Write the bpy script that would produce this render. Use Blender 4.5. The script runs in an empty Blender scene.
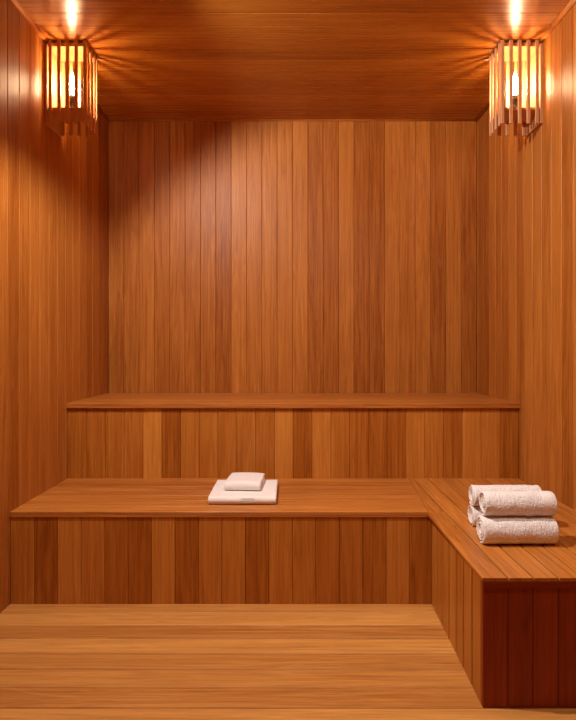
import bpy, bmesh, math, random
from mathutils import Vector, noise, Matrix
random.seed(7)

# ------------------------------------------------------------------ scale
U = 0.007                      # one unit of the room survey in metres
FPX = 555.0                    # focal length in pixels (image 576 x 720)
D = FPX * U                    # distance camera - back wall
CAM_H = 165.5 * U
def X(u): return u * U
def Z(u): return CAM_H + u * U           # height measured from the eye line
def Y(r): return r * D                   # depth as a share of the room
XL, XR = X(-181), X(187.5)
ZC = Z(229)
YB = D
YF = -0.9

# ------------------------------------------------------------------ camera
sc = bpy.context.scene
COL = sc.collection
cd = bpy.data.cameras.new('camera'); cam = bpy.data.objects.new('camera', cd); COL.objects.link(cam)
cam.location = (0, 0, CAM_H); cam.rotation_euler = (math.pi/2, 0, 0)
cd.sensor_fit = 'HORIZONTAL'; cd.sensor_width = 36; cd.lens = 36*FPX/576
cd.shift_x = (288-289.3)/576; cd.shift_y = -(360-349)/576
cd.clip_start = 0.02
sc.camera = cam

# ------------------------------------------------------------------ world, exposure
w = bpy.data.worlds.new('world'); sc.world = w; w.use_nodes = True
w.node_tree.nodes['Background'].inputs[0].default_value = (0.9, 0.6, 0.4, 1)
w.node_tree.nodes['Background'].inputs[1].default_value = 0.02
sc.view_settings.view_transform = 'Standard'
sc.view_settings.look = 'None'
sc.view_settings.gamma = 1
sc.view_settings.use_curve_mapping = False
sc.view_settings.exposure = 0.62

# ------------------------------------------------------------------ lights
SPOT_POS = Vector((X(-96), Y(.5), ZC-0.065))
SPOT_DIR = Vector((.568, .18, -.803)).normalized()
SPOT_W, SPOT_COL = 150.0, (1.0, .885, .78)
SPOT_SIZE, SPOT_BLEND = 156, .24
SPOT2_POS = Vector((X(75), Y(.33), ZC-0.065))
SPOT2_DIR = Vector((0.0, .15, -1)).normalized()
SPOT2_W = 45.0
BULB_EMIT = 120.0
BULB_COL = (1.0, .68, .38)
def spot(name, pos, d, watts, size, blend):
    ld = bpy.data.lights.new(name, 'SPOT'); ld.energy = watts; ld.color = SPOT_COL
    ld.spot_size = math.radians(size); ld.spot_blend = blend; ld.shadow_soft_size = 0.035
    o = bpy.data.objects.new(name, ld); COL.objects.link(o)
    o.location = pos + d*0.004; o.rotation_euler = d.to_track_quat('-Z', 'Y').to_euler()
    return o
spot('spotlight_beam', SPOT_POS, SPOT_DIR, SPOT_W, SPOT_SIZE, SPOT_BLEND)
spot('spotlight_beam', SPOT2_POS, SPOT2_DIR, SPOT2_W, 150, .5)

# ------------------------------------------------------------------ node helpers
def mat(name):
    m = bpy.data.materials.new(name); m.use_nodes = True
    nt = m.node_tree; b = nt.nodes['Principled BSDF']
    return m, nt, b
def N(nt, t, **k):
    n = nt.nodes.new(t)
    for a, v in k.items():
        if a in n.inputs: n.inputs[a].default_value = v
        else: setattr(n, a, v)
    return n
def math_(nt, op, a, b=None):
    n = nt.nodes.new('ShaderNodeMath'); n.operation = op
    for i, v in enumerate((a, b)):
        if v is None: continue
        if isinstance(v, (int, float)): n.inputs[i].default_value = v
        else: nt.links.new(v, n.inputs[i])
    return n.outputs[0]

def wood(name, dark, light, rough=.36, grain=1.0, spec=.5, contrast=.5, figure=1.0):
    """boards: UV.x runs along the grain, UV.y across (metres); 'tone' is the board's own colour 0..1"""
    m, nt, b = mat(name); L = nt.links.new
    uv = N(nt, 'ShaderNodeUVMap'); uv.uv_map = 'UVMap'
    tone = N(nt, 'ShaderNodeAttribute'); tone.attribute_name = 'tone'
    sep = N(nt, 'ShaderNodeSeparateXYZ'); L(uv.outputs[0], sep.inputs[0])
    def layer(su, sv, detail, dist, rgh=.6):
        c = N(nt, 'ShaderNodeCombineXYZ')
        L(math_(nt, 'MULTIPLY', sep.outputs[0], su), c.inputs[0])
        L(math_(nt, 'MULTIPLY', sep.outputs[1], sv), c.inputs[1])
        n = N(nt, 'ShaderNodeTexNoise'); n.inputs['Scale'].default_value = 1
        n.inputs['Detail'].default_value = detail; n.inputs['Distortion'].default_value = dist
        n.inputs['Roughness'].default_value = rgh
        L(c.outputs[0], n.inputs['Vector']); return n.outputs[0]
    fine = layer(5.0, 330, 3, .2)
    mid = layer(1.5, 75, 4, .6)
    broad = layer(.9, 14, 2, .8)
    flick = layer(22, 260, 2, .2)
    # cathedral figure: rings from a stretched distorted field
    ring = math_(nt, 'SINE', math_(nt, 'MULTIPLY', broad, 42.0*figure))
    ring = math_(nt, 'MULTIPLY', ring, .09)
    f = math_(nt, 'MULTIPLY', math_(nt, 'SUBTRACT', fine, .5), .75*grain)
    f = math_(nt, 'ADD', f, math_(nt, 'MULTIPLY', math_(nt, 'SUBTRACT', mid, .5), 1.15*grain))
    f = math_(nt, 'ADD', f, math_(nt, 'MULTIPLY', math_(nt, 'SUBTRACT', broad, .5), .5))
    f = math_(nt, 'ADD', f, math_(nt, 'MULTIPLY', math_(nt, 'SUBTRACT', flick, .5), .35*grain))
    f = math_(nt, 'ADD', f, ring)
    f = math_(nt, 'MULTIPLY', f, contrast)
    f = math_(nt, 'ADD', f, tone.outputs['Fac'])
    cr = N(nt, 'ShaderNodeValToRGB'); L(f, cr.inputs[0])
    e = cr.color_ramp.elements
    e[0].position = -0.0; e[0].color = (dark[0]*.6, dark[1]*.5, dark[2]*.45, 1)
    e[1].position = 1.0; e[1].color = (min(1, light[0]*1.18), light[1]*1.25, light[2]*1.3, 1)
    a = e.new(.25); a.color = (*dark, 1)
    a = e.new(.75); a.color = (*light, 1)
    L(cr.outputs[0], b.inputs['Base Color'])
    r = math_(nt, 'ADD', math_(nt, 'MULTIPLY', mid, .18), rough-.09)
    L(r, b.inputs['Roughness'])
    b.inputs['Specular IOR Level'].default_value = spec
    bp = N(nt, 'ShaderNodeBump'); bp.inputs['Strength'].default_value = .12; bp.inputs['Distance'].default_value = .002
    L(math_(nt, 'ADD', fine, mid), bp.inputs['Height']); L(bp.outputs[0], b.inputs['Normal'])
    return m

DARK, LIGHT = (.270, .072, .008), (.530, .200, .036)
M_WALL = wood('cedar_wall', DARK, LIGHT, rough=.43, spec=.24, contrast=.6)
M_CEIL = wood('cedar_ceiling', (.34, .107, .011), (.57, .22, .033), rough=.28, contrast=.4)
M_BENCH = wood('cedar_bench', (.30, .085, .012), (.54, .20, .038), rough=.40, spec=.35, contrast=.75)
M_RISER = wood('cedar_riser', (.36, .108, .010), (.59, .235, .040), rough=.45, spec=.3, contrast=.6)
M_END = wood('shaded_end_boards', (.20, .026, .004), (.36, .062, .010), rough=.45, spec=.25, contrast=.5)  # cedar end boards; the unlit side's shade is put into the dark red
M_FLOOR = wood('cedar_floor', (.38, .138, .026), (.61, .28, .068), rough=.45, spec=.3, contrast=.75)
M_SLAT = wood('cedar_slat', (.52, .23, .09), (.74, .42, .20), rough=.45, contrast=.3)

def plain(name, col, rough=.5, metal=0, emit=None, estr=0):
    m, nt, b = mat(name)
    b.inputs['Base Color'].default_value = (*col, 1)
    b.inputs['Roughness'].default_value = rough; b.inputs['Metallic'].default_value = metal
    if emit:
        b.inputs['Emission Color'].default_value = (*emit, 1); b.inputs['Emission Strength'].default_value = estr
    return m
M_DARKGAP = plain('shadow_gap_backing', (.03, .009, .003), .9)
M_BLACK = plain('black_bakelite', (.015, .012, .01), .35)
M_SLEEVE = plain('cream_sleeve', (.6, .5, .38), .5)
M_BULB = plain('glowing_bulb_glass', (1, .85, .6), .3, 0, BULB_COL, BULB_EMIT)
M_LENS = plain('glowing_spot_lens', (1, .9, .8), .3, 0, SPOT_COL, 8)
M_METAL = plain('bronze_metal', (.25, .16, .09), .35, 1)

def terry(name, col):
    m, nt, b = mat(name); L = nt.links.new
    tc = N(nt, 'ShaderNodeTexCoord')
    fz = N(nt, 'ShaderNodeAttribute'); fz.attribute_name = 'fuzz'
    n1 = N(nt, 'ShaderNodeTexNoise'); n1.inputs['Scale'].default_value = 260; n1.inputs['Detail'].default_value = 3
    n2 = N(nt, 'ShaderNodeTexVoronoi'); n2.inputs['Scale'].default_value = 330
    L(tc.outputs['Object'], n1.inputs['Vector']); L(tc.outputs['Object'], n2.inputs['Vector'])
    h = math_(nt, 'SUBTRACT', n1.outputs[0], math_(nt, 'MULTIPLY', n2.outputs['Distance'], .6))
    bp = N(nt, 'ShaderNodeBump'); bp.inputs['Distance'].default_value = .004
    L(math_(nt, 'MULTIPLY', h, 1.0), bp.inputs['Height'])
    L(math_(nt, 'ADD', math_(nt, 'MULTIPLY', fz.outputs['Fac'], .55), .08), bp.inputs['Strength'])
    L(bp.outputs[0], b.inputs['Normal'])
    b.inputs['Base Color'].default_value = (*col, 1)
    b.inputs['Roughness'].default_value = .95
    b.inputs['Specular IOR Level'].default_value = .15
    b.inputs['Sheen Weight'].default_value = .3
    b.inputs['Sheen Roughness'].default_value = .5
    return m
M_TERRY = terry('white_terry', (.86, .83, .82))
M_TERRY2 = terry('smooth_white_towelling', (.88, .85, .84))
M_STITCH = plain('grey_stitching', (.74, .70, .68), .8)

# ------------------------------------------------------------------ mesh helpers
class MB:
    def __init__(s):
        s.bm = bmesh.new(); s.uv = s.bm.loops.layers.uv.new('UVMap')
        s.tone = s.bm.faces.layers.float.new('tone'); s.fz = s.bm.verts.layers.float.new('fuzz')
    def face(s, vs, tone=.5, uvs=None, mi=0, smooth=False):
        try: f = s.bm.faces.new(vs)
        except ValueError: return None
        f[s.tone] = tone; f.material_index = mi; f.smooth = smooth
        if uvs:
            for l, c in zip(f.loops, uvs): l[s.uv].uv = c
        return f
    def board(s, A0, A1, B0, B1, n, t, ch=.002, tone=.5, mi=0, seg=1):
        """board whose face runs from edge A0-A1 to edge B0-B1 (both on the BACK plane); n = outward normal, t = thickness"""
        A0, A1, B0, B1, n = map(Vector, (A0, A1, B0, B1, n)); n = n.normalized()
        so = random.uniform(0, 50); vo = random.uniform(0, 50)
        Ln = ((B0+B1)/2-(A0+A1)/2).length; W = (A1-A0).length
        prof = [(0, 0), (0, t-ch), (ch, t), (W-ch, t), (W, t-ch), (W, 0)]
        rings = []
        for (P0, P1) in ((A0, A1), (B0, B1)):
            wv = P1-P0; wl = wv.length
            rings.append([s.bm.verts.new(P0+wv*((x if x < W/2 else wl-(W-x))/wl)+n*h) for x, h in prof])
        per = [0]
        for i in range(1, 6):
            per.append(per[-1]+math.dist(prof[i], prof[i-1]))
        k = len(prof)
        for i in range(k):
            j = (i+1) % k
            pj = per[j] if j else per[-1]+W
            s.face([rings[0][i], rings[0][j], rings[1][j], rings[1][i]], tone,
                   [(so, vo+per[i]), (so, vo+pj), (so+Ln, vo+pj), (so+Ln, vo+per[i])], mi)
        for r, uu in ((list(reversed(rings[0])), so), (rings[1], so+Ln)):
            pr = list(reversed(prof)) if r[0] is rings[0][-1] else prof
            s.face(r, tone*.8, [(uu+h*.2, vo+x) for x, h in pr], mi)
    def box(s, lo, hi, tone=.5, mi=0, ch=0.0, axis=0):
        """box with grain along the given axis"""
        lo, hi = Vector(lo), Vector(hi)
        so, vo = random.uniform(0, 50), random.uniform(0, 50)
        vs = {}
        for i in range(8):
            p = Vector([(lo, hi)[(i >> a) & 1][a] for a in range(3)])
            vs[i] = s.bm.verts.new(p)
        o = [a for a in range(3) if a != axis]
        for q in ((0, 2, 3, 1), (4, 5, 7, 6), (0, 1, 5, 4), (2, 6, 7, 3), (0, 4, 6, 2), (1, 3, 7, 5)):
            v = [vs[i] for i in q]
            s.face(v, tone, [(so+x.co[axis], vo+x.co[o[0]]+x.co[o[1]]) for x in v], mi)
    def lathe(s, prof, c=(0, 0, 0), seg=24, mi=0, M=None):
        c = Vector(c); rings = []
        for r, z in prof:
            ring = []
            for i in range(seg):
                a = 2*math.pi*i/seg
                p = Vector((max(r, 1e-5)*math.cos(a), max(r, 1e-5)*math.sin(a), z))
                if M: p = M @ p
                ring.append(s.bm.verts.new(c+p))
            rings.append(ring)
        for a, b in zip(rings, rings[1:]):
            for i in range(seg):
                j = (i+1) % seg
                s.face([a[i], a[j], b[j], b[i]], .5, None, mi, True)
        s.face(list(reversed(rings[0])), .5, None, mi); s.face(rings[-1], .5, None, mi)
    def build(s, name, mats, parent=None, loc=None):
        bmesh.ops.recalc_face_normals(s.bm, faces=s.bm.faces)
        if loc is not None:
            bmesh.ops.translate(s.bm, vec=-Vector(loc), verts=s.bm.verts)
        me = bpy.data.meshes.new(name); s.bm.to_mesh(me); s.bm.free()
        for m in (mats if isinstance(mats, (list, tuple)) else [mats]): me.materials.append(m)
        o = bpy.data.objects.new(name, me); COL.objects.link(o)
        if parent: o.parent = parent
        elif loc is not None: o.location = loc
        return o
def empty(name, loc, label, cat, group=None):
    o = bpy.data.objects.new(name, None); COL.objects.link(o); o.location = loc
    o.empty_display_size = .1
    o['label'] = label; o['category'] = cat
    if group: o['group'] = group
    return o
def tag(o, label, cat, group=None):
    o['label'] = label; o['category'] = cat
    if group: o['group'] = group
    return o
def structure(o): o['kind'] = 'structure'; return o

TH = .014     # board thickness
GAP = .0013
def seams(a, b, pitch, first=None):
    xs = [a]; x = a+pitch if first is None else first
    while x < b-.004: xs.append(x); x += pitch
    xs.append(b); return xs

# ------------------------------------------------------------------ setting
PITCH = 368.5*U/24
# back wall
mb = MB()
mb.box((XL-.1, YB+TH, -.05), (XR+.1, YB+TH+.08, ZC+.1), mi=1)
tones = [.42, .46, .52, .40, .45, .44, .44, .36, .57, .54, .55, .56, .57, .37, .40, .56, .37, .36, .54, .50, .54, .39, .58, .40]
xs = seams(XL, XR, PITCH)
for i, (a, b) in enumerate(zip(xs, xs[1:])):
    t = tones[min(i, 23)]
    mb.board((a+GAP/2, YB+TH, 0), (b-GAP/2, YB+TH, 0), (a+GAP/2, YB+TH, ZC), (b-GAP/2, YB+TH, ZC), (0, -1, 0), TH, .0022, t)
structure(mb.build('wall_back', [M_WALL, M_DARKGAP]))
# side walls
for nm, xw, sgn, ph in (('wall_left', XL, 1, .6425), ('wall_right', XR, -1, .661)):
    mb = MB(); xb = xw - sgn*TH
    mb.box((min(xb, xb-sgn*.08), YF, -.05), (max(xb, xb-sgn*.08), YB+.02, ZC+.1), mi=1)
    y0 = Y(ph); 
    while y0 > YF: y0 -= PITCH
    ys = seams(YF, YB, PITCH, y0+PITCH)
    rr = random.Random(3 if sgn > 0 else 11)
    for a, b in zip(ys, ys[1:]):
        mb.board((xb, a+GAP/2, 0), (xb, b-GAP/2, 0), (xb, a+GAP/2, ZC), (xb, b-GAP/2, ZC), (sgn, 0, 0), TH, .0022, rr.choice((.36, .42, .48, .54, .58)))
    structure(mb.build(nm, [M_WALL, M_DARKGAP]))
# front wall (behind the camera)
mb = MB()
mb.box((XL-.1, YF-.1, -.05), (XR+.1, YF-TH, ZC+.1), mi=1)
for a, b in zip(xs, xs[1:]):
    mb.board((a+GAP/2, YF-TH, 0), (b-GAP/2, YF-TH, 0), (a+GAP/2, YF-TH, ZC), (b-GAP/2, YF-TH, ZC), (0, 1, 0), TH, .0022, random.choice((.35, .45, .55)))
structure(mb.build('wall_front', [M_WALL, M_DARKGAP]))
# ceiling
mb = MB()
mb.box((XL-.1, YF-.1, ZC+TH), (XR+.1, YB+.1, ZC+TH+.08), mi=1)
y0 = Y(.6815)
while y0 > YF: y0 -= PITCH
ys = seams(YF, YB, PITCH, y0+PITCH)
for a, b in zip(ys, ys[1:]):
    mb.board((XL, a+GAP/2, ZC+TH), (XL, b-GAP/2, ZC+TH), (XR, a+GAP/2, ZC+TH), (XR, b-GAP/2, ZC+TH), (0, 0, -1), TH, .002, random.choice((.36, .42, .48, .52)))
structure(mb.build('ceiling', [M_CEIL, M_DARKGAP]))
# floor
mb = MB()
mb.box((XL-.1, YF-.1, -TH-.1), (XR+.1, YB+.1, -TH), mi=1)
y0 = Y(165.5/(625-349))
while y0 > YF: y0 -= PITCH
ys = seams(YF, YB, PITCH, y0+PITCH)
ft = {}
for a, b in zip(ys, ys[1:]):
    k = round((Y(165.5/(625-349))-a)/PITCH)
    tn = {0: .68, 1: .40, 2: .66, 3: .44, 4: .52, 5: .40, 6: .62, 7: .55}.get(k, .5)
    mb.board((XL, a+.0016, -TH), (XL, b-.0016, -TH), (XR, a+.0016, -TH), (XR, b-.0016, -TH), (0, 0, 1), TH, .0025, tn)
structure(mb.build('floor', [M_FLOOR, M_DARKGAP]))
# ceiling trims (quarter rounds)
def quarter(name, p0, p1, ax, ay, r):
    mb = MB(); p0, p1, ax, ay = map(Vector, (p0, p1, ax, ay))
    pts = [Vector((0, 0))]+[Vector((r*math.cos(a), r*math.sin(a))) for a in [math.pi/2*i/6 for i in range(7)]]
    so = random.uniform(0, 40); L = (p1-p0).length
    R = [[mb.bm.verts.new(p+ax*q.x+ay*q.y) for q in pts] for p in (p0, p1)]
    k = len(pts)
    for i in range(k):
        j = (i+1) % k
        mb.face([R[0][i], R[0][j], R[1][j], R[1][i]], .55, [(so, i*.003), (so, i*.003+.003), (so+L, i*.003+.003), (so+L, i*.003)], 0, 0 < i < k-1)
    mb.face(R[0], .5, [(so+q.x, q.y) for q in pts]); mb.face(R[1], .5, [(so+q.x, q.y) for q in pts])
    structure(mb.build(name, M_WALL))
quarter('trim_1', (XL, YF, ZC), (XL, YB, ZC), (1, 0, 0), (0, 0, -1), .017)
quarter('trim_2', (XR, YF, ZC), (XR, YB, ZC), (-1, 0, 0), (0, 0, -1), .017)
quarter('trim_3', (XL+.017, YB, ZC), (XR-.017, YB, ZC), (0, -1, 0), (0, 0, -1), .009)

# ------------------------------------------------------------------ benches
E = .0006
Y_UP, Y_LO, Y_SIDE = Y(.812), Y(.6475), Y(.4605)
Z_UP, Z_LO = Z(-44), Z(-105.5)
OVH = .018     # overhang of the seats
# upper bench
t = empty('sauna_bench', (0, Y_UP, 0), 'high narrow cedar bench running the full width of the back wall', 'bench', 'built-in cedar benches')
mb = MB(); tk = .028
ysb = seams(Y_UP, YB-E, (YB-E-Y_UP)/6)
for a, b in zip(ysb, ysb[1:]):
    mb.board((XL+E, a+.0008, Z_UP-tk), (XL+E, b-.0008, Z_UP-tk), (XR-E, a+.0008, Z_UP-tk), (XR-E, b-.0008, Z_UP-tk), (0, 0, 1), tk, .0025, random.choice((.45, .5, .55)))
mb.build('seat', M_BENCH, t, (0, Y_UP, 0))
mb = MB(); yr = Y_UP+OVH
mb.box((XL+E, yr+TH, Z_LO-.03), (XR-E, yr+TH+.03, Z_UP-tk), mi=1)
tones = [.35, .36, .45, .40, .70, .22, .46, .40, .40, .45, .36, .62, .22, .62, .45, .36, .26, .26, .50, .48, .30, .62, .56, .26]
for i, (a, b) in enumerate(zip(xs, xs[1:])):
    a = max(a, XL+E); b = min(b, XR-E)
    mb.board((a+GAP/2, yr+TH, Z_LO-.03), (b-GAP/2, yr+TH, Z_LO-.03), (a+GAP/2, yr+TH, Z_UP-tk), (b-GAP/2, yr+TH, Z_UP-tk), (0, -1, 0), TH, .002, tones[min(i, 23)])
mb.build('front_panel', [M_RISER, M_DARKGAP], t, (0, Y_UP, 0))

# lower bench (left arm, runs along the back)
XS = X(89)                   # left edge of the side bench seat
t = empty('sauna_bench', (0, Y_LO, 0), 'low wide cedar bench carrying the folded towels, step below the high bench', 'bench', 'built-in cedar benches')
mb = MB(); tk = .024
yb_ = Y_UP+OVH-E
ysb = seams(Y_LO, yb_, (yb_-Y_LO)/7)
def mitre(y): return X(90)+(X(97.5)-X(90))*(y-Y_LO)/(yb_-Y_LO)
rr = random.Random(9)
for a, b in zip(ysb, ysb[1:]):
    mb.board((XL+E, a+.0008, Z_LO-tk), (XL+E, b-.0008, Z_LO-tk), (mitre(a)-.001, a+.0008, Z_LO-tk), (mitre(b)-.001, b-.0008, Z_LO-tk), (0, 0, 1), tk, .0014, rr.choice((.40, .48, .55, .60)))
mb.build('seat', M_BENCH, t, (0, Y_LO, 0))
mb = MB(); yr = Y_LO+OVH*.3
xe = X(93.5)
mb.box((XL+E, yr+TH, E), (xe, yr+TH+.03, Z_LO-tk), mi=1)
tones = [.46, .20, .62, .42, .32, .22, .58, .22, .44, .50, .22, .50, .42, .32, .30, .24, .50, .25]
ll = seams(XL, xe, 15.25*U)
for i, (a, b) in enumerate(zip(ll, ll[1:])):
    a = max(a, XL+E)
    mb.board((a+GAP/2, yr+TH, E), (b-GAP/2, yr+TH, E), (a+GAP/2, yr+TH, Z_LO-tk), (b-GAP/2, yr+TH, Z_LO-tk), (0, -1, 0), TH, .002, tones[min(i, 17)])
mb.build('front_panel', [M_RISER, M_DARKGAP], t, (0, Y_LO, 0))

# side bench along the right wall
tk = .011
t = empty('sauna_bench', (X(138), Y_SIDE, 0), 'low cedar side bench along the right wall, carrying the rolled towels', 'bench', 'built-in cedar benches')
mb = MB()
xsb = [X(89)]+[X(101+11.6*i) for i in range(8)]+[XR-E]
rr = random.Random(21)
for i, (a, b) in enumerate(zip(xsb, xsb[1:])):
    g = .0021
    tn = rr.choice((.42, .50, .56, .60))
    z = Z_LO-tk
    if i == 0:
        # straight length, then the mitred length beside the lower bench
        so = tn
        mb.board((a, Y_SIDE, z), (b-g, Y_SIDE, z), (a, Y_LO-.001, z), (b-g, Y_LO-.001, z), (0, 0, 1), tk, .002, tn)
        mb.board((X(90)+.001, Y_LO-.001, z), (b-g, Y_LO-.001, z), (X(97.5)+.001, yb_, z), (b-g, yb_, z), (0, 0, 1), tk, .002, tn)
    else:
        mb.board((a+g, Y_SIDE, z), (b-g, Y_SIDE, z), (a+g, yb_, z), (b-g, yb_, z), (0, 0, 1), tk, .002, tn)
mb.box((X(99), Y_SIDE+.03, z-.02), (XR-.01, yb_-.01, z-.0005), mi=1)
mb.build('seat', [M_BENCH, M_DARKGAP], t, (X(138), Y_SIDE, 0))
xf = X(89)+.0015              # outer face of side panel
ye = Y_SIDE+.004             # outer face of end panel
mb = MB()
mb.box((xf+TH+.022, ye+TH, E), (xf+TH+.05, Y_LO+.0, z-.02), mi=1)
def sx(y): return xf+TH+.022*(y-ye)/(Y_LO-ye)      # the panel stands a little farther in under the seat at the back
q = seams(ye+TH, Y_LO+OVH*.3-E, 14.6*U)
for a, b in zip(q, q[1:]):
    mb.board((sx(a), a+.0048, E), (sx(b), b-.0048, E), (sx(a), a+.0048, z), (sx(b), b-.0048, z), (-1, 0, 0), TH, .002, random.choice((.38, .45, .52, .58)))
mb.build('side_panel', [M_RISER, M_DARKGAP], t, (X(138), Y_SIDE, 0))
mb = MB()
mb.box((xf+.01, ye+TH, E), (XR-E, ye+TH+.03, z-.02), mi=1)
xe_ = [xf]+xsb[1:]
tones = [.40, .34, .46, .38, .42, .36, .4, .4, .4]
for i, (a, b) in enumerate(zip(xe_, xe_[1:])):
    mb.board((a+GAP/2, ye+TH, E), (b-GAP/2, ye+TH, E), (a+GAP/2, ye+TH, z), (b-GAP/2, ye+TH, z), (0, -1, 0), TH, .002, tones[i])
o = mb.build('end_panel', [M_END, M_DARKGAP], t, (X(138), Y_SIDE, 0)); o['label'] = 'end panel of vertical boards, its shade painted in as dark red'
mb = MB()
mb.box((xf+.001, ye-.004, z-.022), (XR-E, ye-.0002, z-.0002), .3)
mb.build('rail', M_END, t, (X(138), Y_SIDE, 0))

# ------------------------------------------------------------------ wall lamps
def lamp(side, label):
    """slatted cedar corner lamp on a side wall, up under the ceiling; side -1 left, +1 right"""
    wx = XL if side < 0 else XR
    s = -side                                   # direction from the wall into the room
    yn, yf = Y(.740), Y(.784)
    dx = 30.8*U                                 # projection from the wall
    zt, zb, zp = ZC-.0195, Z(167), Z(177.5)
    yc = (yn+yf)/2
    t = empty('wall_lamp', (wx, yc, zb), label, 'lamp', 'slatted cedar wall lamps')
    O = (wx, yc, zb)
    def px(d): return wx+s*d
    def bxx(mb, d0, d1, y0, y1, z0, z1, tone=.5, axis=2):
        a, b = sorted((px(d0), px(d1)))
        mb.box((a, y0, z0), (b, y1, z1), tone, 0, 0, axis)
    sw, sd = .0180, .009
    zs = ZC-.001                         # slat width, depth
    mb = MB(); bxx(mb, E, .012, yn-.004, yf+.004, zb, zt, .45); mb.build('back_panel', M_SLAT, t, O)
    mb = MB(); bxx(mb, .0125, dx-sd-.0005, yn+sd+.0005, yf-sd-.0005, zp, zp+.013, .4, 0); mb.build('bottom_plate', M_SLAT, t, O)
    # top plate just below the slat tops
    zt2 = Z(225)
    mb = MB(); bxx(mb, .0125, dx-sd-.0005, yn+sd+.0005, yf-sd-.0005, zt2-.002, zt2+.018, .5, 0); mb.build('top_plate', M_SLAT, t, O)
    # front, far and outer slats
    nx = 5
    def slat(d0, d1, y0, y1, z0, tn):
        mb = MB(); a, b = sorted((px(d0), px(d1)))
        lo, hi = Vector((a, y0, z0)), Vector((b, y1, zs))
        mb.box(lo, hi, tn, 0, 0, 2)
        bmesh.ops.bevel(mb.bm, geom=[e for e in mb.bm.edges if abs(e.verts[0].co.z-e.verts[1].co.z) > .05], offset=.0016, segments=1, affect='EDGES')
        mb.build('slat', M_SLAT, t, O)
    pitch = (dx-sw-.018)/(nx-1)
    for i in range(nx):
        d = .018+i*pitch
        slat(d, d+sw, yn, yn+sd, zb, .45+.05*(i % 3))
        slat(d, d+sw, yf-sd, yf, zb, .45+.05*((i+1) % 3))
    ny = 3; py = (yf-yn-2*sd-.004)/ny
    for i in range(ny):
        y = yn+sd+.002+i*py+(py-sw)/2
        slat(dx-sd, dx, y, y+sw, zb, .45+.05*(i % 2))
    # socket, sleeve and bulb
    cx = px(15.5*U)
    mb = MB(); mb.lathe([(.030, 0), (.030, .006), (.015, .010), (.015, .060), (.021, .062), (.021, .092), (.012, .094)], (cx, yc, zp+.0132), 24)
    mb.build('socket', M_BLACK, t, O)
    mb = MB()
    prof = [(.010, 0), (.0130, .008), (.0175, .026), (.0190, .046), (.0180, .066), (.0140, .088), (.008, .108), (.003, .122), (.0003, .128)]
    mb.lathe(prof, (cx, yc, zp+.0132+.0945), 24)
    o = mb.build('bulb', M_BULB, t, O); o['label'] = 'glowing candle-shaped bulb'
    return t
lamp(-1, 'lit slatted wooden lamp under the ceiling on the left wall')
lamp(1, 'lit slatted wooden lamp under the ceiling on the right wall')

# ------------------------------------------------------------------ ceiling spotlights (above the picture)
def ceiling_spot(pos, d, label):
    t = empty('ceiling_spotlight', (pos.x, pos.y, ZC), label, 'spotlight', 'ceiling spotlights')
    O = (pos.x, pos.y, ZC)
    mb = MB(); mb.lathe([(.045, -.0005), (.045, -.010), (.040, -.014)], O, 32); mb.build('mounting_plate', M_METAL, t, O)
    M = d.to_track_quat('Z', 'Y').to_matrix()
    mb = MB(); mb.lathe([(.018, -.040), (.036, -.034), (.040, -.004), (.037, -.004), (.034, -.006)], pos, 32, 0, M); mb.build('housing', M_METAL, t, O)
    mb = MB(); mb.lathe([(.0335, -.0058), (.0335, -.003)], pos, 32, 0, M); mb.build('lens', M_LENS, t, O)
ceiling_spot(SPOT_POS, SPOT_DIR, 'ceiling spotlight nearer the left wall, tilted to the right')
ceiling_spot(SPOT2_POS, SPOT2_DIR, 'ceiling spotlight nearer the right wall, pointing down')

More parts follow.
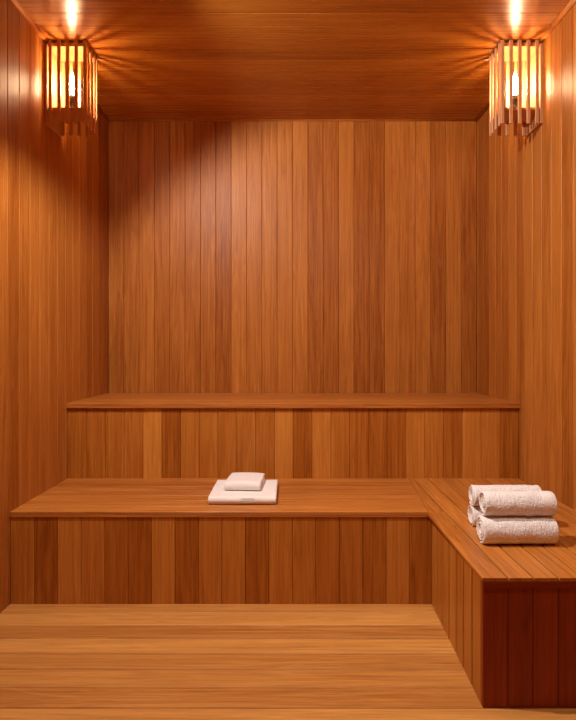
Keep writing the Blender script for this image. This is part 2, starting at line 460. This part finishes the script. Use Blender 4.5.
# ------------------------------------------------------------------ towels
def fbm(p, sc): return noise.fractal(p*sc, 1.0, 2.0, 3)
def rolled(name, cx, cy, zbase, length, ry, rz, label, turns=4.3, seed=0, phase=0.0, rot=0.0, border=None):
    """towel rolled up about the X axis: a spiral sheet with rounded hems"""
    rr = random.Random(seed)
    mb = MB(); nth = int(turns*72); nl = 120
    p = 1.0/(turns+.35); r0 = .35*p
    off = [rr.uniform(-1, 1) for _ in range(int(turns)+3)]
    R = (ry+rz)/2
    def sheet(k, side, thick=1.0):
        th = 2*math.pi*turns*k/nth
        r = r0+p*th/(2*math.pi)
        a = phase+th
        hh = .47*p*thick
        rad = r+side*hh
        return a, rad, th
    for si, side in enumerate((1, -1)):
        pass
    grid = {}
    ring = [(k, 1) for k in range(nth+1)]+[(k, -1) for k in range(nth, -1, -1)]
    nr = len(ring)
    for li in range(nl+1):
        u = li/nl
        e = min(u, 1-u)*length
        hem = min(1.0, (e/.006))
        thick = math.sqrt(max(0, 1-(1-hem)**2))*.8+.2
        for j, (k, side) in enumerate(ring):
            a, rad, th = sheet(k, side, thick)
            # soft end of the sheet
            endd = min(k, nth-k)/8.0
            if endd < 1: a, rad, th = sheet(k, side, thick*(.25+.75*math.sqrt(1-(1-endd)**2)))
            turn = th/(2*math.pi)
            ti = int(turn); fr = turn-ti
            o_ = (off[ti]*(1-fr)+off[ti+1]*fr)*.004
            cone = -(1-turn/turns)*.006
            x = (u-.5)*(length+2*(o_+cone))
            y = math.cos(a)*rad; z = math.sin(a)*rad
            P = Vector((x, y*ry, z*rz))
            outer = th > 2*math.pi*(turns-1) and side > 0
            fz = 1.0
            if border:
                for b0, b1 in border.get('len', []):
                    if b0 < u < b1: fz = .12
                aa = (a % (2*math.pi))
                for b0, b1 in border.get('ang', []):
                    if b0 < aa < b1 and outer: fz = .1
            nrm = Vector((0, y, z)); nrm = nrm.normalized() if nrm.length > 0 else nrm
            amp = .0021*fz if (outer or e < .012) else .0006
            n = noise.noise(Vector((x*165, y*ry*165+seed*9, z*rz*165)))
            n2 = noise.noise(Vector((x*22+seed, y*ry*30, z*rz*30)))
            P += nrm*(n*amp+n2*.0022*(fz*.5+.5))
            P.x += noise.noise(Vector((seed, y*ry*160, z*rz*160)))*.0012*(1-hem)
            v = mb.bm.verts.new(P); v[mb.fz] = fz
            grid[li, j] = v
    for li in range(nl):
        for j in range(nr):
            j2 = (j+1) % nr
            mb.face([grid[li, j], grid[li, j2], grid[li+1, j2], grid[li+1, j]], .5, None, 0, True)
    # ends: between outer and inner sides of the sheet
    for li in (0, nl):
        for k in range(nth):
            a_, b_ = k, k+1
            c_, d_ = nr-1-k-1, nr-1-k
            vs = [grid[li, a_], grid[li, b_], grid[li, c_], grid[li, d_]]
            if len(set(vs)) == 4: mb.face(vs, .5, None, 0, True)
    zmin = min(v.co.z for v in mb.bm.verts)
    for v in mb.bm.verts:                         # a towel lies a little flat on what carries it
        v.co.z -= zmin
        fl = .0035
        if v.co.z < fl: v.co.z = fl*.9+(v.co.z-fl)*.1
    zmin = min(v.co.z for v in mb.bm.verts)
    for v in mb.bm.verts: v.co.z -= zmin
    o = mb.build(name, M_TERRY)
    top = max(v.co.z for v in o.data.vertices)
    o.location = (cx, cy, zbase); o.rotation_euler = (0, 0, rot)
    tag(o, label, 'towel', 'rolled white towels on the side bench')
    return o, top
PI = math.pi
xc = X((104+145.2)/2); Lf = 42.5*U
_, h1 = rolled('rolled_towel', xc-.006, Y(.545), Z_LO+.0004, Lf-.018, .0515, .0492, 'bottom rolled white towel of the front pair, with a smooth band low on its front', seed=1, phase=2.75,
               border={'ang': [(PI+.60, PI+1.15)]})
rolled('rolled_towel', X(124.9), Y(.549), Z_LO+h1-.0005, Lf-.031, .048, .0443, 'top rolled white towel of the front pair, nearest the camera and resting on another roll', seed=2, phase=2.9,
       border={'len': [(.80, .93)]})
_, h2 = rolled('rolled_towel', X((109+149)/2), Y(.600), Z_LO+.0004, Lf-.014, .045, .041, 'bottom rolled white towel of the rear pair, mostly hidden, only its left end showing', seed=3, phase=2.6)
rolled('rolled_towel', X((108+150)/2), Y(.598), Z_LO+h2-.0005, Lf-.008, .046, .0415, 'top rolled white towel of the rear pair, half hidden behind the front rolls', seed=4, phase=3.4)

def folded(name, cx, cy, zbase, wx, dy, th, nU, label, seed=0, rot=0.0, puff=0.0, cat='towel'):
    """sheet folded with the fold to the front (-Y): nested U layers, soft hems left and right"""
    mb = MB(); lt = th/(2*nU)
    nl = 60
    for q in range(nU):
        hh = th/2-lt*(q+.5)                       # half height of this U's centre line
        yfz = -dy/2+lt*q+lt*.5                   # front of the centre line
        path = []
        yback = dy/2-.002*q-(.0 if q else 0)
        ns = 26
        for i in range(ns+1): path.append((yback+(yfz+hh-yback)*i/ns, -hh, (0, -1)))
        na = 12
        for i in range(1, na):
            a = -PI/2-PI*i/na
            path.append((yfz+hh+math.cos(a)*hh, math.sin(a)*hh, (math.cos(a), math.sin(a))))
        for i in range(ns+1): path.append((yfz+hh+(yback-.003*q-yfz-hh)*i/ns, hh, (0, 1)))
        n = len(path); grid = {}
        for li in range(nl+1):
            # finer spacing near the hems
            u = .5-.5*math.cos(PI*li/nl); x0 = (u-.5)*wx
            e = min(u, 1-u)*wx
            hem = min(1, e/.007); tt = .25+.75*math.sqrt(max(0, 1-(1-hem)**2))
            for j in range(2*n):
                k, side = (j, 1) if j < n else (2*n-1-j, -1)
                y, z, nn = path[k]
                ed = min(k, n-1-k)/2.0; te = 1 if ed >= 1 else .4+.6*ed
                h = lt*.5*.99*tt*te*side
                yy, zz = y+nn[0]*h, z+nn[1]*h
                if hh < .0045 and nn[1] == 0 and side < 0: pass
                x = x0*(1-.006*q)+noise.noise(Vector((seed, y*14, z*60+q)))*.0012
                s = 1
                if puff:
                    s = 1-puff*((abs(x)/(wx/2))**3)*.5-puff*max(0, (yy/(dy/2)))**2*.35
                zz = (zz+th/2)*s
                zz += noise.noise(Vector((x*13+seed, yy*13, q)))*.0012*(zz/th)
                yy += noise.noise(Vector((x*16+seed, 3, q)))*.0012
                P = Vector((x, yy, zz))
                m = noise.noise(P*190)*.0005
                P += Vector((0, nn[0], nn[1]))*m*(1 if side > 0 else 0)
                v = mb.bm.verts.new(P); v[mb.fz] = .5; grid[li, j] = v
        for li in range(nl):
            for j in range(2*n):
                j2 = (j+1) % (2*n)
                mb.face([grid[li, j], grid[li, j2], grid[li+1, j2], grid[li+1, j]], .5, None, 0, True)
        for li in (0, nl):
            for k in range(n-1):
                mb.face([grid[li, k], grid[li, k+1], grid[li, 2*n-2-k], grid[li, 2*n-1-k]], .5, None, 0, True)
    zmin = min(v.co.z for v in mb.bm.verts)
    for v in mb.bm.verts: v.co.z -= zmin
    o = mb.build(name, M_TERRY2); top = max(v.co.z for v in o.data.vertices)
    o.location = (cx, cy, zbase); o.rotation_euler = (0, 0, rot)
    tag(o, label, cat, 'folded white towels on the lower bench')
    return o, top
big, hb = folded('folded_towel', X(-32), Y(.722), Z_LO+.0004, 46*U, .093*D, 5.4*U, 2, 'large folded white bath towel lying flat on the lower bench', seed=1)
folded('folded_towel', X(-32.2), Y(.733), Z_LO+hb+.0002, 25.5*U, .063*D, 6.6*U, 2, 'small folded white towel lying on top of the large one', seed=5, rot=-.05, puff=.25)
# raised border motif on the big towel's front fold
mb = MB()
for r in range(2):
    for c in range(5):
        x = -.004+c*.0125+(r*.006); z = .0165+r*.0115; rad = .0048
        prof = []
        y = -.093*D/2+(-.0002 if r == 0 else .0016)
        cen = Vector((x, y-.0008, z))
        M = Vector((0, -1, 0)).to_track_quat('Z', 'Y').to_matrix()
        ringv = []
        for i in range(12):
            a = 2*PI*i/12; rowv = []
            for k in range(6):
                b = 2*PI*k/6
                rr_ = rad+.0011*math.cos(b)
                rowv.append(mb.bm.verts.new(cen+Vector((rr_*math.cos(a), .0014*math.sin(b), rr_*math.sin(a)))))
            ringv.append(rowv)
        for i in range(12):
            for k in range(6):
                mb.face([ringv[i][k], ringv[(i+1) % 12][k], ringv[(i+1) % 12][(k+1) % 6], ringv[i][(k+1) % 6]], .5, None, 0, True)
o = mb.build('embroidered_motif', M_STITCH, big); o['label'] = 'small raised ring pattern on the front fold'
